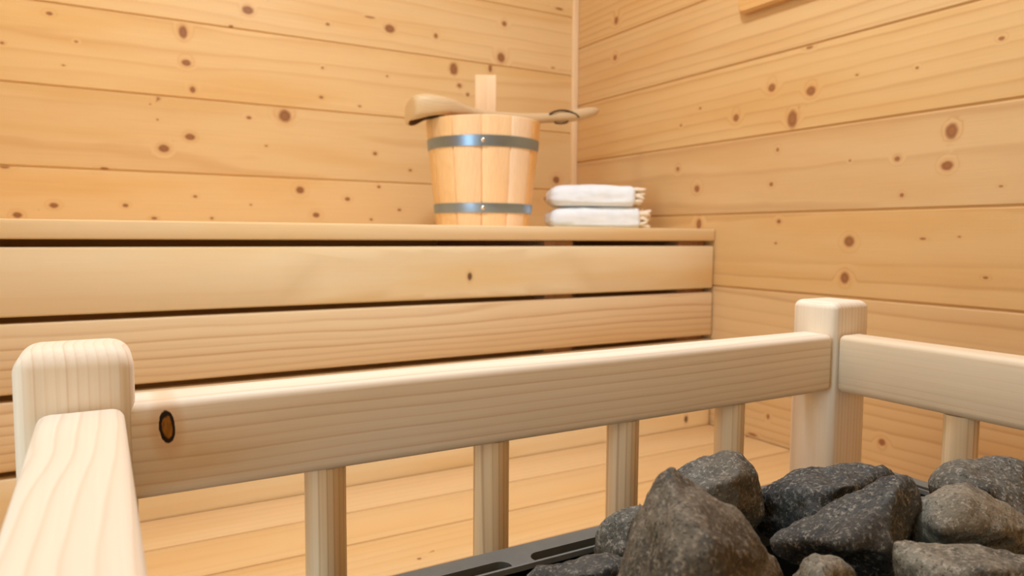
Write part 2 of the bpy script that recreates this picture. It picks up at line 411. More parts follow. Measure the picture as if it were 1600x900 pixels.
PB = 0.1625
rb = rows_from(0.2935 - ZF, PB, 0, ZC - ZF)
plank_wall('wall_back', (XL, YB, ZF), (1, 0, 0), (0, 0, 1), (0, -1, 0), XR - XL, rb, M['wall_back'], wall_knots(KB, 1, YB, (XL, ZF), 0))
PR = 0.1603
rr = rows_from(0.2105 - ZF, PR, 0, ZC - ZF)
plank_wall('wall_right', (XR, YB, ZF), (0, -1, 0), (0, 0, 1), (-1, 0, 0), YB - YF, rr, M['wall_side'], wall_knots(KR, 0, XR, (YB, ZF), 1))
DY0, DY1, DZ = -0.44, 0.36, 1.08
plank_wall('wall_left', (XL, DY1, ZF), (0, 1, 0), (0, 0, 1), (1, 0, 0), YB - DY1, rr, M['wall_side'], [], step=0.1)
plank_wall('wall_left_over_door', (XL, DY0, DZ), (0, 1, 0), (0, 0, 1), (1, 0, 0), DY1 - DY0, [(0, ZC - DZ)], M['wall_side'], [], step=0.1)
plank_wall('wall_left_jamb', (XL, YF, ZF), (0, 1, 0), (0, 0, 1), (1, 0, 0), DY0 - YF, rr, M['wall_side'], [], step=0.03)
plank_wall('wall_front', (XL, YF, ZF), (1, 0, 0), (0, 0, 1), (0, 1, 0), XR - XL, rb, M['wall_back'], [], step=0.1)
plank_wall('ceiling', (XL, YF, ZC), (1, 0, 0), (0, 1, 0), (0, 0, -1), XR - XL, rows_from(0, PB, 0, YB - YF), M['ceiling'], [], step=0.1)
plank_wall('floor', (XL, YF, ZF), (1, 0, 0), (0, 1, 0), (0, 0, 1), XR - XL, rows_from(0, 0.12, 0, YB - YF), M['floor'], [], step=0.1)
tag(obj('trim_1', BOX(XR - 0.0185, XR, YB - 0.0135, YB, ZF, ZC, bev=0.003), M['trim'], origin=(XR, YB, ZF)), kind='structure')
# glass door
d1 = bpy.data.objects.new('door_1', None); C.objects.link(d1); d1.location = (XL, DY0, ZF); d1['kind'] = 'structure'
H = DZ - ZF; W_ = DY1 - DY0
obj('door_frame', boxes([(-0.05, 0.012, 0, 0.045, 0, H), (-0.05, 0.012, W_ - 0.045, W_, 0, H), (-0.05, 0.012, 0.045, W_ - 0.045, H - 0.045, H)], 0.004), M['trim'], d1)
obj('pane', BOX(-0.022, -0.014, 0.05, W_ - 0.05, 0.01, H - 0.05), M['glass'], d1)
obj('door_handle', rod(rod(rod(bmesh.new(), (0.03, W_ - 0.12, 0.85), (0.03, W_ - 0.12, 1.15), 0.013), (-0.014, W_ - 0.12, 0.9), (0.03, W_ - 0.12, 0.9), 0.007), (-0.014, W_ - 0.12, 1.1), (0.03, W_ - 0.12, 1.1), 0.007), M['handle'], d1)

# ------------------------------------------------------------------ upper bench
YS = 1.17
ub = thing('upper_bench', 'tall slatted pine bench along the back wall, its front closed by wide horizontal boards', 'bench', (0, YS, ZF))
def ubp(name, x0, x1, y0, y1, z0, z1, mat, bev=0.003, pid=0.0, seg=2):
    return obj(name, BOX(x0, x1, y0 - YS, y1 - YS, z0 - ZF, z1 - ZF, bev=bev, seg=seg), mat, ub, pid=pid,
               origin=(x0, y0 - YS, z0 - ZF))
X0b, X1b = XL + 0.004, XR - 0.0025
yy = YS - 0.0
for i in range(5):
    ubp('seat_board', X0b, X1b + 0.001, yy, yy + 0.1098, -0.0085, 0.0185, M['bench'], pid=i * 0.7 + 0.3)
    yy += 0.1102
for i, (z0, z1, m) in enumerate(((-0.1142, -0.0198, 'slat_plain'), (-0.2205, -0.1237, 'slat_grain'), (-0.3262, -0.2308, 'slat_grain'), (-0.4300, -0.3365, 'slat_plain'))):
    o = ubp('front_board', X0b, X1b - 0.0015, YS, YS + 0.026, z0, z1, M[m], 0.0035, pid=0.9 + i * 0.61)
    if i == 0: slat_top = o
    if i == 3: slat_low = o
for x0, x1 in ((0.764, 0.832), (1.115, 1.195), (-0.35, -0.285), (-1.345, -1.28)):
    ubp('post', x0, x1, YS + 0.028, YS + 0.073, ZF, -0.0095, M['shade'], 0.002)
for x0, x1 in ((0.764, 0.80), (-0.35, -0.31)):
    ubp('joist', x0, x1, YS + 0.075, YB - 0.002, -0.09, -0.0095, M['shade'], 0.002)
# the small dark knot in the topmost front board
def add_knots(o, lst, grain=0, face=2):
    """subdivide a board where needed and store knots (world x/y/z point, radius, stretch)"""
    bm = bmesh.new(); bm.from_mesh(o.data)
    bm.edges.ensure_lookup_table()
    for it in range(7):
        es = [e for e in bm.edges if e.calc_length() > 0.014 and any(min((o_ - v.co).length for v in e.verts) < max(0.12, e.calc_length() * 1.2) for o_, *_ in lst)]
        if not es: break
        bmesh.ops.subdivide_edges(bm, edges=es, cuts=1, use_grid_fill=True)
    bmesh.ops.triangulate(bm, faces=[f for f in bm.faces if len(f.verts) > 4])
    bm.to_mesh(o.data); bm.free()
    kn = []
    for v in o.data.vertices:
        b = None
        for (c, r, sx, sy) in lst:
            m = (v.co - c).length
            if b is None or m < b[0]: b = (m, (v.co[grain] - c[grain]) / (r * sx), (v.co[face] - c[face]) / (r * sy), r)
        R = max(4.2 * b[3], 0.045); t = min(1, max(0, (R - b[0]) / (0.35 * R)))
        kn.append((b[1], b[2], t * t * (3 - 2 * t)))
    a = o.data.attributes.new('knot', 'FLOAT_VECTOR', 'POINT')
    a.data.foreach_set('vector', [c for t in kn for c in t])
    smooth(o.data, 40)

# ------------------------------------------------------------------ lower bench
ZS = -0.4262
lb = thing('lower_bench', 'low pine seat of smooth planks in front of the slatted bench, behind the railing', 'bench', (0, 0.72, ZF))
for i in range(4):
    y1 = YS - 0.0004 - i * 0.1135
    o = obj('seat_board', BOX(XL + 0.004, XR - 0.003, y1 - 0.1112 - 0.72, y1 - 0.72, ZS - 0.026 - ZF, ZS - ZF, bev=0.0042, seg=2), M['seat'], lb, pid=2.1 + i * 0.83,
        origin=(XL + 0.004, y1 - 0.112 - 0.72, ZS - 0.026 - ZF))
    if i == 2: seat_third = (o, Vector((XL + 0.004, y1 - 0.112, ZS - 0.026)))
obj('apron', BOX(XL + 0.004, XR - 0.003, 0.0, 0.026, ZS - 0.125 - ZF, ZS - 0.027 - ZF, bev=0.003), M['seat'], lb, pid=0.4, origin=(XL, 0, ZS - 0.125 - ZF))
for x in (-1.3, -0.1, 1.12):
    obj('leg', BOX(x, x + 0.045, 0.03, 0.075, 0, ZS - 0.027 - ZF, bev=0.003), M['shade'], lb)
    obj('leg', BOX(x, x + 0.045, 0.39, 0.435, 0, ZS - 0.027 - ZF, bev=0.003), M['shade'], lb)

# ------------------------------------------------------------------ railing round the heater
gx, gy = 0.0135, 0.432
gr = thing('heater_railing', 'pale spruce guard railing with square posts and round balusters around the stone heater', 'railing', (gx, gy, ZF))
def grp(name, x0, x1, y0, y1, z0, z1, mat, bev, pid=0.0, seg=4, org=None):
    return obj(name, BOX(x0 - gx, x1 - gx, y0 - gy, y1 - gy, z0 - ZF, z1 - ZF, bev=bev, seg=seg), mat, gr, pid=pid,
               origin=org or (x0 - gx, y0 - gy, z1 - ZF))
RZ0, RZ1 = -0.1462, -0.0915
YE = -0.44
grp('rail', gx - 0.006, 0.6015, 0.432, 0.4665, RZ0, RZ1, M['rail_x'], 0.006)
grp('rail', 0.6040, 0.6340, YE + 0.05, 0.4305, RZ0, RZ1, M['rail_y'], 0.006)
grp('rail', -0.0305, 0.0090, YE + 0.05, 0.4295, RZ0, RZ1, M['rail_top'], 0.006)
def post(x0, x1, y0, y1, z1, vb, tb, pid):
    """square post: rounded uprights, wider rounding round the top"""
    z1 -= ZF; n = 6; hx, hy = (x1 - x0) / 2, (y1 - y0) / 2; cx, cy = (x0 + x1) / 2 - gx, (y0 + y1) / 2 - gy
    bm = bmesh.new(); rings = []
    lv = [(0.0, 0.0), (z1 - tb - 0.02, 0.0)] + [(z1 - tb + tb * math.sin(a), tb - tb * math.cos(a)) for a in [i * PI / 16 for i in range(8)]] + [(z1 - 0.0001, tb * 0.9)]
    for z, ins in lv:
        r = max(vb - ins * 0.5, 0.002); ring = []
        for qx, qy, a0 in ((1, 1, 0), (-1, 1, 90), (-1, -1, 180), (1, -1, 270)):
            for k in range(n + 1):
                a = math.radians(a0 + 90 * k / n)
                ring.append(bm.verts.new((cx + qx * (hx - ins - r) + r * math.cos(a), cy + qy * (hy - ins - r) + r * math.sin(a), z)))
        rings.append(ring)
    m = len(rings[0])
    for A, B in zip(rings, rings[1:]):
        for k in range(m): bm.faces.new((A[k], A[(k + 1) % m], B[(k + 1) % m], B[k]))
    bm.faces.new(rings[0][::-1]); bm.faces.new(rings[-1])
    z1 += ZF
    obj('post', bm, M['post'], gr, pid=pid, origin=(x0 - gx, y0 - gy, z1 - ZF))
post(-0.0405, 0.0145, 0.4300, 0.4800, -0.0600, 0.0080, 0.0120, 0.3)
post(0.6020, 0.6540, 0.4310, 0.4810, -0.0610, 0.0065, 0.0075, 1.3)
post(-0.0405, 0.0145, YE, YE + 0.05, -0.0600, 0.0080, 0.0120, 2.3)
post(0.6020, 0.6540, YE, YE + 0.05, -0.0610, 0.0065, 0.0075, 3.3)
LZ0, LZ1 = -0.78, -0.73
grp('lower_rail', gx, 0.6015, 0.432, 0.4665, LZ0, LZ1, M['rail_x'], 0.006)
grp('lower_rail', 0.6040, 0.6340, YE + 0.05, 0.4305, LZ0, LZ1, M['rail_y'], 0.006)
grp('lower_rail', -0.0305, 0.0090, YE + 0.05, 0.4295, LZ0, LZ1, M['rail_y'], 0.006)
def baluster(x, y, pid):
    bm = rod(bmesh.new(), (0, 0, LZ1 - ZF), (0, 0, RZ0 - ZF), 0.0130, 28)
    obj('baluster', bm, M['dowel'], gr, (x - gx, y - gy, 0), pid=pid)
for i in range(4): baluster(0.1212 + 0.1208 * i, 0.449, 0.37 * i)
for i, y in enumerate((0.3225, 0.2005, 0.0785, -0.0435, -0.1655, -0.2875)): baluster(0.619, y, 2 + 0.41 * i)
for i, y in enumerate((0.3225, 0.2005, 0.0785, -0.0435, -0.1655, -0.2875)): baluster(-0.0108, y, 5 + 0.41 * i)

# ------------------------------------------------------------------ heater
HX0, HX1, HY0, HY1, HZ = 0.040, 0.573, -0.165, 0.381, -0.195
ht = thing('sauna_heater', 'black steel sauna heater with slotted rim, piled with grey stones', 'heater', ((HX0 + HX1) / 2, (HY0 + HY1) / 2, ZF))
hc = Vector(ht.location)
def cutter(x0, x1, y0, y1, z0, z1, r):
    """an upright stadium prism"""
    bm = bmesh.new(); pts = []
    if x1 - x0 > y1 - y0:
        yc, rr_ = (y0 + y1) / 2, (y1 - y0) / 2
        pts = [(x1 - rr_ + rr_ * math.cos(t), yc + rr_ * math.sin(t)) for t in [(-90 + 15 * i) * PI / 180 for i in range(13)]]
        pts += [(x0 + rr_ + rr_ * math.cos(t), yc + rr_ * math.sin(t)) for t in [(90 + 15 * i) * PI / 180 for i in range(13)]]
    else:
        xc, rr_ = (x0 + x1) / 2, (x1 - x0) / 2
        pts = [(xc + rr_ * math.cos(t), y1 - rr_ + rr_ * math.sin(t)) for t in [(0 + 15 * i) * PI / 180 for i in range(13)]]
        pts += [(xc + rr_ * math.cos(t), y0 + rr_ + rr_ * math.sin(t)) for t in [(180 + 15 * i) * PI / 180 for i in range(13)]]
    vs = [bm.verts.new((x, y, z0)) for x, y in pts]
    f = bm.faces.new(vs)
    e = bmesh.ops.extrude_face_region(bm, geom=[f])
    bmesh.ops.translate(bm, vec=(0, 0, z1 - z0), verts=[v for v in e['geom'] if isinstance(v, bmesh.types.BMVert)])
    bmesh.ops.recalc_face_normals(bm, faces=bm.faces)
    return bm
def T(o): return (o[0] - hc.x, o[1] - hc.x, o[2] - hc.y, o[3] - hc.y, o[4] - ZF, o[5] - ZF)
IX0, IX1, IY0, IY1 = HX0 + 0.0335, HX1 - 0.0335, HY0 + 0.0335, HY1 - 0.0335
rim = obj('rim', BOX(*T((HX0, HX1, HY0, HY1, HZ - 0.012, HZ)), bev=0.003, seg=3), M['iron'], ht)
cuts = [BOX(*T((IX0, IX1, IY0, IY1, HZ - 0.1, HZ + 0.1)))]
x = HX0 + 0.0350
for x0 in (0.0815, 0.2215, 0.3615):
    cuts.append(cutter(*T((x0, x0 + 0.1250, HY1 - 0.0300, HY1 - 0.0160, HZ - 0.1, HZ + 0.1)), 0.007))
for y0 in (-0.125, 0.04, 0.205):
    cuts.append(cutter(*T((HX1 - 0.030, HX1 - 0.016, y0, y0 + 0.125, HZ - 0.1, HZ + 0.1)), 0.007))
    cuts.append(cutter(*T((HX0 + 0.016, HX0 + 0.030, y0, y0 + 0.125, HZ - 0.1, HZ + 0.1)), 0.007))
tmp = []
for c in cuts:
    me = bpy.data.meshes.new('cut'); c.to_mesh(me); c.free()
    t = bpy.data.objects.new('cut', me); C.objects.link(t); t.location = ht.location; tmp.append(t)
    m = rim.modifiers.new('cut', 'BOOLEAN'); m.operation = 'DIFFERENCE'; m.solver = 'EXACT'; m.object = t
bpy.context.view_layer.update()
baked(rim)
for t in tmp: bpy.data.objects.remove(t)
smooth(rim.data, 30)
# inner lip, shell, inner basket
def frame_ring(x0, x1, y0, y1, z0, z1, t):
    return [(x0, x1, y0, y0 + t, z0, z1), (x0, x1, y1 - t, y1, z0, z1), (x0, x0 + t, y0 + t, y1 - t, z0, z1), (x1 - t, x1, y0 + t, y1 - t, z0, z1)]
obj('lip', boxes([T(b) for b in frame_ring(IX0 - 0.0022, IX1 + 0.0022, IY0 - 0.0022, IY1 + 0.0022, HZ - 0.03, HZ + 0.0035, 0.0022)], 0.0006), M['iron'], ht)
obj('body', boxes([T(b) for b in frame_ring(HX0 + 0.003, HX1 - 0.003, HY0 + 0.003, HY1 - 0.003, -0.80, HZ - 0.0122, 0.003)], 0.0006), M['iron'], ht)
obj('stone_basket', boxes([T(b) for b in frame_ring(IX0 - 0.003, IX1 + 0.003, IY0 - 0.003, IY1 + 0.003, -0.30, HZ - 0.031, 0.003)] + [T((IX0 - .003, IX1 + .003, IY0 - .003, IY1 + .003, -0.304, -0.30))], 0.0005), M['cavity'], ht)
obj('base_plate', BOX(*T((HX0 + 0.006, HX1 - 0.006, HY0 + 0.006, HY1 - 0.006, -0.80, -0.795))), M['cavity'], ht)
for sx in (HX0 + 0.03, HX1 - 0.07):
    for sy in (HY0 + 0.03, HY1 - 0.07):
        obj('leg', BOX(*T((sx, sx + 0.04, sy, sy + 0.04, ZF, -0.80)), bev=0.003), M['iron'], ht)

# ------------------------------------------------------------------ stones
def stone_mesh(pts, seed, voxel=0.0024, rnd=2, amp=1.0, org=None):
    """an angular rock: the hull of pts, remeshed, edges worn round, then roughened"""
    bm = bmesh.new()
    for p in pts: bm.verts.new(p)
    r = bmesh.ops.convex_hull(bm, input=bm.verts)
    bmesh.ops.delete(bm, geom=[v for v in bm.verts if not v.link_faces], context='VERTS')
    bmesh.ops.recalc_face_normals(bm, faces=bm.faces)
    me = bpy.data.meshes.new('stone'); bm.to_mesh(me); bm.free()
    o = bpy.data.objects.new('stone_tmp', me); C.objects.link(o)
    m = o.modifiers.new('r', 'REMESH'); m.mode = 'VOXEL'; m.voxel_size = voxel
    s = o.modifiers.new('s', 'SMOOTH'); s.factor = 0.5; s.iterations = rnd * 3
    dg = bpy.context.evaluated_depsgraph_get()
    me2 = bpy.data.meshes.new_from_object(o.evaluated_get(dg))
    bpy.data.objects.remove(o)
    off = Vector((seed * 3.17, seed * 1.91, seed * 0.77))
    nrm = [v.normal.copy() for v in me2.vertices]
    for v, n in zip(me2.vertices, nrm):
        p = v.co + off
        d = (noise.noise(p * 28) * 0.0034 + noise.noise(p * 70) * 0.0020 + noise.noise(p * 180) * 0.0011 + noise.noise(p * 420) * 0.0005) * amp
        d -= max(0, noise.noise(p * 45 + Vector((9, 9, 9))) - 0.25) * 0.007 * amp
        v.co += n * d
    for p in me2.polygons: p.use_smooth = True
    return me2
def stone(label, outline, d, thick, front, mat, seed, group=None, rnd=1, amp=1.0, back=0.75):
    """outline pixels lie at depth d; front = (px, py, depth) facets nearer the lens; the far side narrows"""
    cx = sum(p[0] for p in outline) / len(outline); cy = sum(p[1] for p in outline) / len(outline)
    pts = [at(px, py, d) for px, py in outline]
    ctr = at(cx, cy, d)
    pts = [ctr + (p - ctr) * 1.03 for p in pts]
    rd = ctr.normalized()
    bc = ctr + rd * thick
    pts += [bc + (p - ctr) * back for p in pts[:]]
    pts += [at(*f) for f in front]
    c = ctr + rd * thick * 0.35
    me = stone_mesh([p - c for p in pts], seed, rnd=rnd, amp=amp)
    me.materials.append(M[mat])
    o = bpy.data.objects.new('heater_stone', me); C.objects.link(o); o.location = c
    return tag(o, label, 'stone', group)
GS = 'stones heaped on the heater'
stone('brownish-grey stone at the front of the heap, largest and nearest of all', [(1034,748),(1046,736),(1064,743),(1110,772),(1150,792),(1185,828),(1202,852),(1214,885),(1216,960),(1100,995),(985,985),(955,930),(972,870),(986,825),(1008,795)],
      0.315, 0.035, [(1060,800,.285),(1120,850,.272),(1050,920,.270),(1150,930,.278)], 'stone_brown', 1, GS, amp=0.9)
stone('grey stone with a raised pointed top below the fourth baluster, highest in the heap', [(1040,745),(1070,728),(1110,712),(1138,704),(1156,707),(1170,728),(1181,738),(1188,765),(1190,805),(1160,850),(1070,840),(1032,790)],
      0.470, 0.040, [(1158,738,.440),(1152,800,.440),(1085,775,.432),(1110,735,.450)], 'stone_grey', 2, GS)
stone('light grey stone at the left of the heap resting on the slotted rim', [(933,835),(942,815),(972,802),(998,783),(1012,786),(1030,820),(1025,880),(985,895),(945,890),(932,865)],
      0.420, 0.028, [(985,820,.405),(975,865,.400)], 'stone_grey', 3, GS)
stone('small stone at the lower left end of the heap beside the rim slots', [(818,900),(850,885),(898,881),(925,867),(948,862),(982,872),(1000,900),(990,945),(905,955),(830,935)],
      0.370, 0.030, [(900,900,.350),(950,890,.350)], 'stone_dark', 4, GS)
stone('near-black stone in the heap directly below the square corner post', [(1184,778),(1196,762),(1235,739),(1265,731),(1308,728),(1325,722),(1348,727),(1380,732),(1397,742),(1402,775),(1375,830),(1290,845),(1210,850),(1186,825)],
      0.495, 0.035, [(1260,765,.455),(1320,760,.455),(1270,815,.445)], 'stone_dark', 5, GS)
stone('dark wedge-shaped stone in the middle with a pale sloping upper edge', [(1208,846),(1222,832),(1250,819),(1290,791),(1340,768),(1385,748),(1405,739),(1421,744),(1433,766),(1437,795),(1428,825),(1412,860),(1400,900),(1370,925),(1320,915),(1270,885),(1215,862)],
      0.402, 0.030, [(1398,762,.378),(1392,870,.362),(1310,850,.362),(1340,800,.378)], 'stone_dark', 6, GS)
stone('dark stone with a grey sloping top at the back right of the heap', [(1452,775),(1449,756),(1459,736),(1480,722),(1496,714),(1530,716),(1570,718),(1625,722),(1650,760),(1640,820),(1560,830),(1480,795)],
      0.470, 0.035, [(1500,722,.452),(1548,765,.432),(1600,812,.425),(1475,765,.450)], 'stone_grey', 7, GS)
stone('pale grey stone below the dark back-right stone, with a broad rough face', [(1419,805),(1438,777),(1465,768),(1490,766),(1511,759),(1536,765),(1580,790),(1640,828),(1640,870),(1560,885),(1460,880),(1424,850)],
      0.402, 0.026, [(1500,790,.378),(1470,830,.372),(1560,830,.372)], 'stone_light', 8, GS)
stone('pale slab-like stone in the bottom right corner, dark underneath', [(1392,842),(1420,841),(1452,860),(1500,868),(1560,868),(1640,880),(1690,930),(1640,980),(1480,985),(1412,935),(1398,885)],
      0.342, 0.022, [(1460,885,.318),(1560,890,.312),(1450,940,.312)], 'stone_light', 9, GS)
stone('rounded pale stone at the bottom edge below the wedge-shaped one', [(1230,910),(1250,876),(1275,864),(1310,869),(1337,890),(1347,930),(1300,970),(1240,955)],
      0.335, 0.025, [(1285,895,.315),(1290,930,.312)], 'stone_light', 10, GS)
stone('little brown stone wedged beside the large front one', [(1186,895),(1197,861),(1212,864),(1226,890),(1230,935),(1190,945)],
      0.365, 0.025, [(1208,890,.352)], 'stone_brown', 11, GS)
# the layer beneath, seen only through the gaps
rs = random.Random(5)
def under(x, y, z, r, i):
    pts = []
    for k in range(16):
        v = Vector((rs.gauss(0, 1), rs.gauss(0, 1), rs.gauss(0, 1))).normalized()
        pts.append(Vector((v.x * r, v.y * r, v.z * r * 0.85)) * rs.uniform(0.85, 1.0))
    me = stone_mesh(pts, 20 + i, voxel=0.0045, rnd=1)
    me.materials.append(M['stone_dark'])
    o = bpy.data.objects.new('heater_stone', me); C.objects.link(o); o.location = (x, y, z)
    tag(o, 'dark stone deep in the heap, under the top stones', 'stone', 'stones under the top layer')
n = 0
for ix in range(5):
    for iy in range(5):
        under(0.119 + ix * 0.0935, -0.085 + iy * 0.0955, -0.252, 0.0445, n); n += 1

# ------------------------------------------------------------------ bucket
BX, BY, BZ0, BZ1, R0, R1 = 0.747, 1.43, 0.0190, 0.2475, 0.1035, 0.1270
bk = thing('sauna_bucket', 'light wooden stave bucket with two steel hoops, standing on the upper bench', 'bucket', (BX, BY, BZ0))
BH = BZ1 - BZ0
face = math.atan2(-BY, -BX)            # towards the lens
def rad(z): return R0 + (R1 - R0) * z / BH
NS = 12
def stave_body():
    verts, faces, pid = [], [], []
    for s in range(NS):
        a0 = face + math.radians(-3 + 1.5) + (s) * 2 * PI / NS; a1 = a0 + 2 * PI / NS
        T_ = (0, .022, .05, .25, .5, .75, .95, .978, 1.0); K = 8
        base = len(verts)
        zs = (0.0, 0.0012, BH - 0.0015, BH)
        for zi, z in enumerate(zs):
            for k in range(K + 1):
                t = T_[k]; a = a0 + (a1 - a0) * t
                g = 0.0034 if k in (0, K) else 0.0006 if k in (1, K - 1) else 0.0
                r = rad(z) - g - (0.0012 if zi in (0, 3) else 0)
                verts.append((r * math.cos(a), r * math.sin(a), z)); pid.append(s * 0.73 + 0.11)
        for z in (BH, 0.0):
            for k in range(K + 1):
                a = a0 + (a1 - a0) * T_[k]; r = rad(z) - 0.016
                verts.append((r * math.cos(a), r * math.sin(a), z)); pid.append(s * 0.73 + 0.11)
        n = K + 1
        for j in range(5):
            for k in range(K):
                p = base + j * n + k
                faces.append((p, p + 1, p + n + 1, p + n))
        for k in range(K):
            p = base + k; q = base + 5 * n + k
            faces.append((p + 1, p, q, q + 1))
    me = bpy.data.meshes.new('staves'); me.from_pydata(verts, [], faces)
    at_ = me.attributes.new('pid', 'FLOAT', 'POINT'); at_.data.foreach_set('value', pid)
    me.update(); smooth(me, 35)
    me.materials.append(M['stave'])
    o = bpy.data.objects.new('staves', me); C.objects.link(o); o.parent = bk
    return o
stave_body()
bm = bmesh.new()
bmesh.ops.create_cone(bm, cap_ends=True, segments=48, radius1=R0 - 0.0172, radius2=R0 - 0.0168, depth=0.012, matrix=Matrix.Translation((0, 0, 0.018)))
obj('bottom', bm, M['stave'], bk)
def ring_band(z0, z1, t, n=96):
    bm = bmesh.new(); R = []
    prof = [(rad(z0) + 0.0002, z0), (rad(z0) + t, z0 + 0.0006), (rad((z0 + z1) / 2) + t + 0.0002, (z0 + z1) / 2), (rad(z1) + t, z1 - 0.0006), (rad(z1) + 0.0002, z1)]
    for r, z in prof: R.append([bm.verts.new((r * math.cos(2 * PI * k / n), r * math.sin(2 * PI * k / n), z)) for k in range(n)])
    for j in range(4):
        for k in range(n): bm.faces.new((R[j][k], R[j][(k + 1) % n], R[j + 1][(k + 1) % n], R[j + 1][k]))
    # the overlapping end of the strap
    a0, a1 = face - 0.16, face + 0.10; m = 10; Q = []
    for r, z in [(rad(z0) + t + 0.0012, z0 + .0004), (rad(z1) + t + 0.0012, z1 - .0004)]:
        Q.append([bm.verts.new((r * math.cos(a0 + (a1 - a0) * k / m), r * math.sin(a0 + (a1 - a0) * k / m), z)) for k in range(m + 1)])
    for k in range(m): bm.faces.new((Q[0][k], Q[0][k + 1], Q[1][k + 1], Q[1][k]))
    return bm
for z0, z1 in ((0.1845 - BZ0, 0.2072 - BZ0), (0.0480 - BZ0, 0.0684 - BZ0)):
    h = obj('hoop', ring_band(z0, z1, 0.0016), M['hoop'], bk, ang=50)
    zc = (z0 + z1) / 2; rr_ = rad(zc) + 0.0030
    bm = bmesh.new()
    bmesh.ops.create_uvsphere(bm, u_segments=16, v_segments=10, radius=0.0048)
    bmesh.ops.scale(bm, vec=(0.5, 1, 1), verts=bm.verts)
    bmesh.ops.rotate(bm, matrix=Matrix.Rotation(face, 3, 'Z'), verts=bm.verts)
    obj('rivet', bm, M['rivet'], h, (rr_ * math.cos(face), rr_ * math.sin(face), zc))
ba = face + PI - 0.05
bm = BOX(-0.0080, 0.0080, -0.0255, 0.0255, BH - 0.06, 0.3790 - BZ0, bev=0.003, seg=3)
bmesh.ops.translate(bm, vec=(rad(BH) - 0.0085, 0, 0), verts=bm.verts)
bmesh.ops.rotate(bm, matrix=Matrix.Rotation(ba, 3, 'Z'), verts=bm.verts)
obj('handle_stave', bm, M['stave'], bk, pid=4.4)

# ------------------------------------------------------------------ ladle
LX = 0.747
ld = thing('wooden_ladle', 'carved wooden ladle lying across the bucket, bowl turned down', 'ladle', (LX, BY, BZ1))
sec = [(.5725, .281, .243, .022), (.5733, .2860, .2385, .030), (.578, .2895, .2365, .036), (.590, .2925, .2370, .0395), (.605, .2950, .2400, .0425), (.622, .2962, .2490, .0440), (.640, .2955, .2535, .0425),
       (.658, .2930, .2535, .0380), (.676, .2885, .2540, .0320), (.700, .2822, .2545, .0240), (.730, .2768, .2545, .0175), (.770, .2760, .2545, .0140), (.820, .2785, .2540, .0130),
       (.872, .2815, .2536, .0130), (.900, .2838, .2625, .0135), (.940, .2900, .2655, .0140), (.980, .2985, .2705, .0145), (1.015, .3070, .2790, .0145), (1.040, .3120, .2870, .0135), (1.054, .3128, .2935, .0105), (1.0610, .3095, .2990, .0060), (1.0625, .3065, .3025, .0025)]
bm = bmesh.new(); R = []; K = 28
for x, zt, zb, hw in sec:
    zc, hh = (zt + zb) / 2, (zt - zb) / 2
    ring = []
    for k in range(K):
        c, s = math.cos(2 * PI * k / K), math.sin(2 * PI * k / K)
        e = (0.75 if s > 0 else 0.4) if x < 0.69 else 0.9
        ring.append(bm.verts.new((x - LX, math.copysign(abs(c) ** e, c) * hw, zc - BZ1 + math.copysign(abs(s) ** e, s) * hh - max(0, min(1, (.622 - x) / .020)) * .16 * math.copysign(abs(c) ** e, c) * hw)))
    R.append(ring)
for A, B in zip(R, R[1:]):
    for k in range(K): bm.faces.new((A[k], A[(k + 1) % K], B[(k + 1) % K], B[k]))
bm.faces.new(R[0][::-1]); bm.faces.new(R[-1])
bmesh.ops.recalc_face_normals(bm, faces=bm.faces)
lo = obj('bowl_and_handle', bm, M['ladle'], ld, pid=0.4, ang=60)
s = lo.modifiers.new('s', 'SUBSURF'); s.levels = 1
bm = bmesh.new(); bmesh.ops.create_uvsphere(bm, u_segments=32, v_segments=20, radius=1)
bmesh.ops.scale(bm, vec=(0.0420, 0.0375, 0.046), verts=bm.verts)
me = bpy.data.meshes.new('cut'); bm.to_mesh(me); bm.free(); me.materials.append(M['ladle_hollow'])
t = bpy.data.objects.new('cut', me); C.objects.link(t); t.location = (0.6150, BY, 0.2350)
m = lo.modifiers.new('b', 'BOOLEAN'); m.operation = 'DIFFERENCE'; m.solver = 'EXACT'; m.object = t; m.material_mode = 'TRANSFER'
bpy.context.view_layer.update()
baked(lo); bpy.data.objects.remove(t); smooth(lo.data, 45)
LY = 1.4165
ctr = [on(858, 181, 1, 1.4215), on(859, 178, 1, LY), on(866, 174.5, 1, LY), on(874, 172.6, 1, LY + .002), on(883, 172.6, 1, LY + .002), on(892, 174.6, 1, LY), on(899, 178, 1, LY), on(904, 182.5, 1, LY), on(905, 184, 1, 1.4235)]
ctr = [p - Vector((LX, BY, BZ1)) for p in ctr]
ctr2 = [on(866, 189, 1, 1.4235), on(868, 192.5, 1, 1.422), on(877, 193.4, 1, 1.422), on(886, 191.5, 1, 1.422), on(888, 188, 1, 1.4235)]
ctr2 = [p - Vector((LX, BY, BZ1)) for p in ctr2]
obj('hanging_cord', tube(tube(bmesh.new(), ctr, 0.0021, 8), ctr2, 0.0019, 8), M['cord'], ld, ang=80)
tag(bpy.data.objects['hanging_cord'], 'dark leather cord')

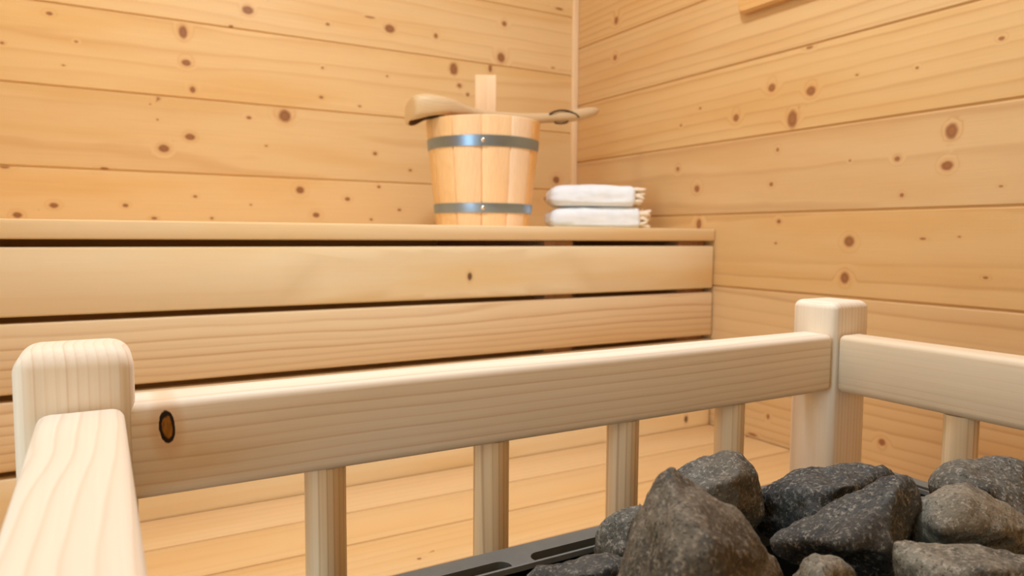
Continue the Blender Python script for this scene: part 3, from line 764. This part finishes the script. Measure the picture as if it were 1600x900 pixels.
# ------------------------------------------------------------------ towels
def towel(label, pl, pr_, depth, z0, z1, seed, z1b):
    P0, P1 = on(pl, 340, 1, 1.395), on(pr_, 340, 1, 1.305)
    ang = math.atan2(P1.y - P0.y, P1.x - P0.x); ln_ = math.hypot(P1.x - P0.x, P1.y - P0.y)
    mid = (P0 + P1) / 2 + Vector((-math.sin(ang), math.cos(ang), 0)) * depth / 2
    x0, x1, y0, y1 = -ln_ / 2, ln_ / 2, -depth / 2, depth / 2
    t = thing('folded_towel', label, 'towel', (mid.x, mid.y, z0), 'folded towels on the bench')
    t.rotation_euler.z = ang
    bm = bmesh.new()
    hx, hy, hz = (x1 - x0) / 2, (y1 - y0) / 2, (z1 - z0) / 2
    r = bmesh.ops.create_cube(bm, size=2.0)
    bmesh.ops.subdivide_edges(bm, edges=bm.edges[:], cuts=40, use_grid_fill=True)
    for v in bm.verts:
        x, y, z = v.co
        # rounded fold on the left, softer on the other sides
        p = Vector((x * hx, y * hy, z * hz))
        rx = 0.026 if x < 0 else 0.010
        rz = 0.018 if x < -0.5 or z > 0 else 0.011
        qx = max(0, abs(p.x) - (hx - rx)); qz = max(0, abs(p.z) - (hz - rz)); qy = max(0, abs(p.y) - (hy - 0.020))
        kx, ky, kz = qx / rx, qy / 0.020, qz / rz
        L = math.sqrt(kx * kx + ky * ky + kz * kz)
        if L > 1:
            p.x -= math.copysign(qx * (1 - 1 / L), p.x) if qx else 0
            p.y -= math.copysign(qy * (1 - 1 / L), p.y) if qy else 0
            p.z -= math.copysign(qz * (1 - 1 / L), p.z) if qz else 0
        u = (p.x + hx) / (2 * hx)
        if p.z > 0: p.z += (z1b - z1) * (u - 0.5) * (p.z / hz) + 0.004 * math.sin(u * PI) * (p.z / hz)
        o_ = Vector((seed * 5.1, 0, 0))
        w = noise.noise(Vector((p.x * 14, p.y * 22, p.z * 40)) + o_) * 0.0028 + noise.noise(Vector((p.x * 40, p.y * 60, p.z * 90)) + o_) * 0.0011
        if p.z < -hz * 0.6: w *= 0.2
        n = Vector((x ** 7, y ** 7, z ** 7)).normalized()
        p += n * w
        v.co = p + Vector((0, 0, hz))
    obj('cloth', bm, M['towel'], t, ang=70)
    rs = random.Random(seed); bm = bmesh.new()
    for i in range(120):
        y = rs.uniform(-hy + 0.010, hy - 0.012); z = rs.uniform(0.007, 2 * hz + (z1b - z1) * .5 - 0.006)
        ln = rs.uniform(0.014, 0.026); dz = rs.uniform(-0.010, 0.008); dy = rs.uniform(-0.006, 0.006)
        z2 = max(0.003, z + dz)
        tube(bm, [(hx - 0.006, y, z), (hx + ln * .35, y + dy * .3, z + dz * .1 + 0.001), (hx + ln * .7, y + dy * .8, (z + z2) / 2), (hx + ln, y + dy, z2)], [0.0045, 0.0042, 0.0042, 0.0026], 6)
    obj('fringe', bm, M['fringe'], t, ang=80)
    return t
towel('white folded fringed towel lying directly on the bench, lower of the two', 861, 1003, 0.130, 0.0190, 0.0655, 3, 0.0680)
towel('white folded fringed towel on top of the other one', 860, 994, 0.125, 0.0702, 0.1165, 8, 0.1180)

# ------------------------------------------------------------------ board on the right wall
bm = bmesh.new()
y0, y1, z0, z1, r_ = 0.60, 1.108, 0.4670, 0.66, 0.020
pts = []
for cy, cz, a in ((y1 - r_, z0 + r_, -90), (y1 - r_, z1 - r_, 0), (y0 + r_, z1 - r_, 90), (y0 + r_, z0 + r_, 180)):
    for k in range(9):
        t = math.radians(a + k * 11.25); pts.append((0, cy + r_ * math.cos(t), cz + r_ * math.sin(t)))
f = bm.faces.new([bm.verts.new(p) for p in pts])
e = bmesh.ops.extrude_face_region(bm, geom=[f])
bmesh.ops.translate(bm, vec=(-0.020, 0, 0), verts=[v for v in e['geom'] if isinstance(v, bmesh.types.BMVert)])
bmesh.ops.recalc_face_normals(bm, faces=bm.faces)
bmesh.ops.bevel(bm, geom=[e_ for e_ in bm.edges if abs(e_.verts[0].co.x + 0.02) < 1e-5 and abs(e_.verts[1].co.x + 0.02) < 1e-5], offset=0.004, segments=3, affect='EDGES')
tag(obj('wall_mounted_board', bm, M['board'], None, origin=(0, y1, z0)), 'orange-toned wooden board with rounded corners fixed high on the right wall', 'board').location.x = XR - 0.0005

# ------------------------------------------------------------------ knots on single boards
w0 = on(734, 432, 1, YS)
add_knots(slat_top, [(Vector((w0.x, YS, w0.z)) - Vector((X0b, YS, -0.1142)), 0.0062, 0.8, 1.25)])
w1 = on(1072, 655, 1, YS)
add_knots(slat_low, [(Vector((w1.x, YS, w1.z)) - Vector((X0b, YS, -0.43)), 0.0068, 0.8, 1.2)])
add_knots(seat_third[0], [(on(655, 873, 2, ZS) - seat_third[1], 0.0026, 1.2, 1), (on(677, 861, 2, ZS) - seat_third[1], 0.0015, 1.2, 1)], 0, 1)

# ------------------------------------------------------------------ lamps, daylight, camera
def lamp_shell(name, label, loc, r, h):
    t = thing(name, label, 'lamp', loc)
    bm = bmesh.new()
    bmesh.ops.create_cone(bm, cap_ends=True, segments=40, radius1=r, radius2=r * 0.94, depth=h, matrix=Matrix.Translation((0, 0, -h / 2)))
    obj('housing', bm, M['lampwhite'], t)
    return t
lamp_shell('ceiling_lamp', 'round white lamp on the ceiling above the railing', (0.40, 0.68, ZC - 0.0005), 0.15, 0.035)
def area(name, loc, rot, sx, sy, power, col, shape='RECTANGLE'):
    l = bpy.data.lights.new(name, 'AREA'); l.shape = shape; l.size = sx; l.size_y = sy
    l.energy = power; l.color = col
    o = bpy.data.objects.new(name, l); C.objects.link(o); o.location = loc; o.rotation_euler = rot
    return o
area('ceiling_light', (0.40, 0.68, ZC - 0.04), (0, 0, 0), 0.28, 0.28, 17, (0.84, 0.96, 1.06), 'DISK')
gl = thing('globe_lamp', 'warm glowing globe lamp hanging under the ceiling near the back wall', 'lamp', (-0.2, 1.34, ZC - 0.0005))
bm = bmesh.new(); bmesh.ops.create_uvsphere(bm, u_segments=32, v_segments=20, radius=0.06, matrix=Matrix.Translation((0, 0, -0.25)))
obj('globe', bm, M['lamp_glow'], gl)
bm = bmesh.new(); bmesh.ops.create_cone(bm, cap_ends=True, segments=32, radius1=0.045, radius2=0.05, depth=0.02, matrix=Matrix.Translation((0, 0, -0.01)))
rod(bm, (0, 0, -0.20), (0, 0, -0.01), 0.008, 16)
obj('holder', bm, M['lampwhite'], gl)
# daylight falling in through the glass door
dl = area('door_daylight', (XL - 0.10, (DY0 + DY1) / 2, (ZF + DZ) / 2 + 0.1), (math.radians(90), 0, math.radians(-90)), DY1 - DY0 - 0.12, DZ - ZF - 0.3, 20, (0.68, 0.90, 1.0))
w = bpy.data.worlds.new('sky'); bpy.context.scene.world = w; w.use_nodes = True
w.node_tree.nodes['Background'].inputs[0].default_value = (0.72, 0.86, 1.0, 1); w.node_tree.nodes['Background'].inputs[1].default_value = 1.2

cam = bpy.data.cameras.new('camera'); co = bpy.data.objects.new('camera', cam); C.objects.link(co)
co.matrix_world = Matrix(((RT.x, UP.x, -FW.x, 0), (RT.y, UP.y, -FW.y, 0), (RT.z, UP.z, -FW.z, 0), (0, 0, 0, 1)))
cam.sensor_width = 36.0; cam.lens = FPX / 1600 * 36.0; cam.clip_start = 0.01
cam.dof.use_dof = True; cam.dof.focus_distance = 0.47; cam.dof.aperture_fstop = 11.0
sc = bpy.context.scene; sc.camera = co
sc.view_settings.view_transform = 'Standard'; sc.view_settings.look = 'None'
sc.view_settings.gamma = 1.0; sc.view_settings.use_curve_mapping = False
sc.view_settings.exposure = 0.0
sc.cycles.max_bounces = 10; sc.cycles.diffuse_bounces = 6; sc.cycles.use_denoising = True
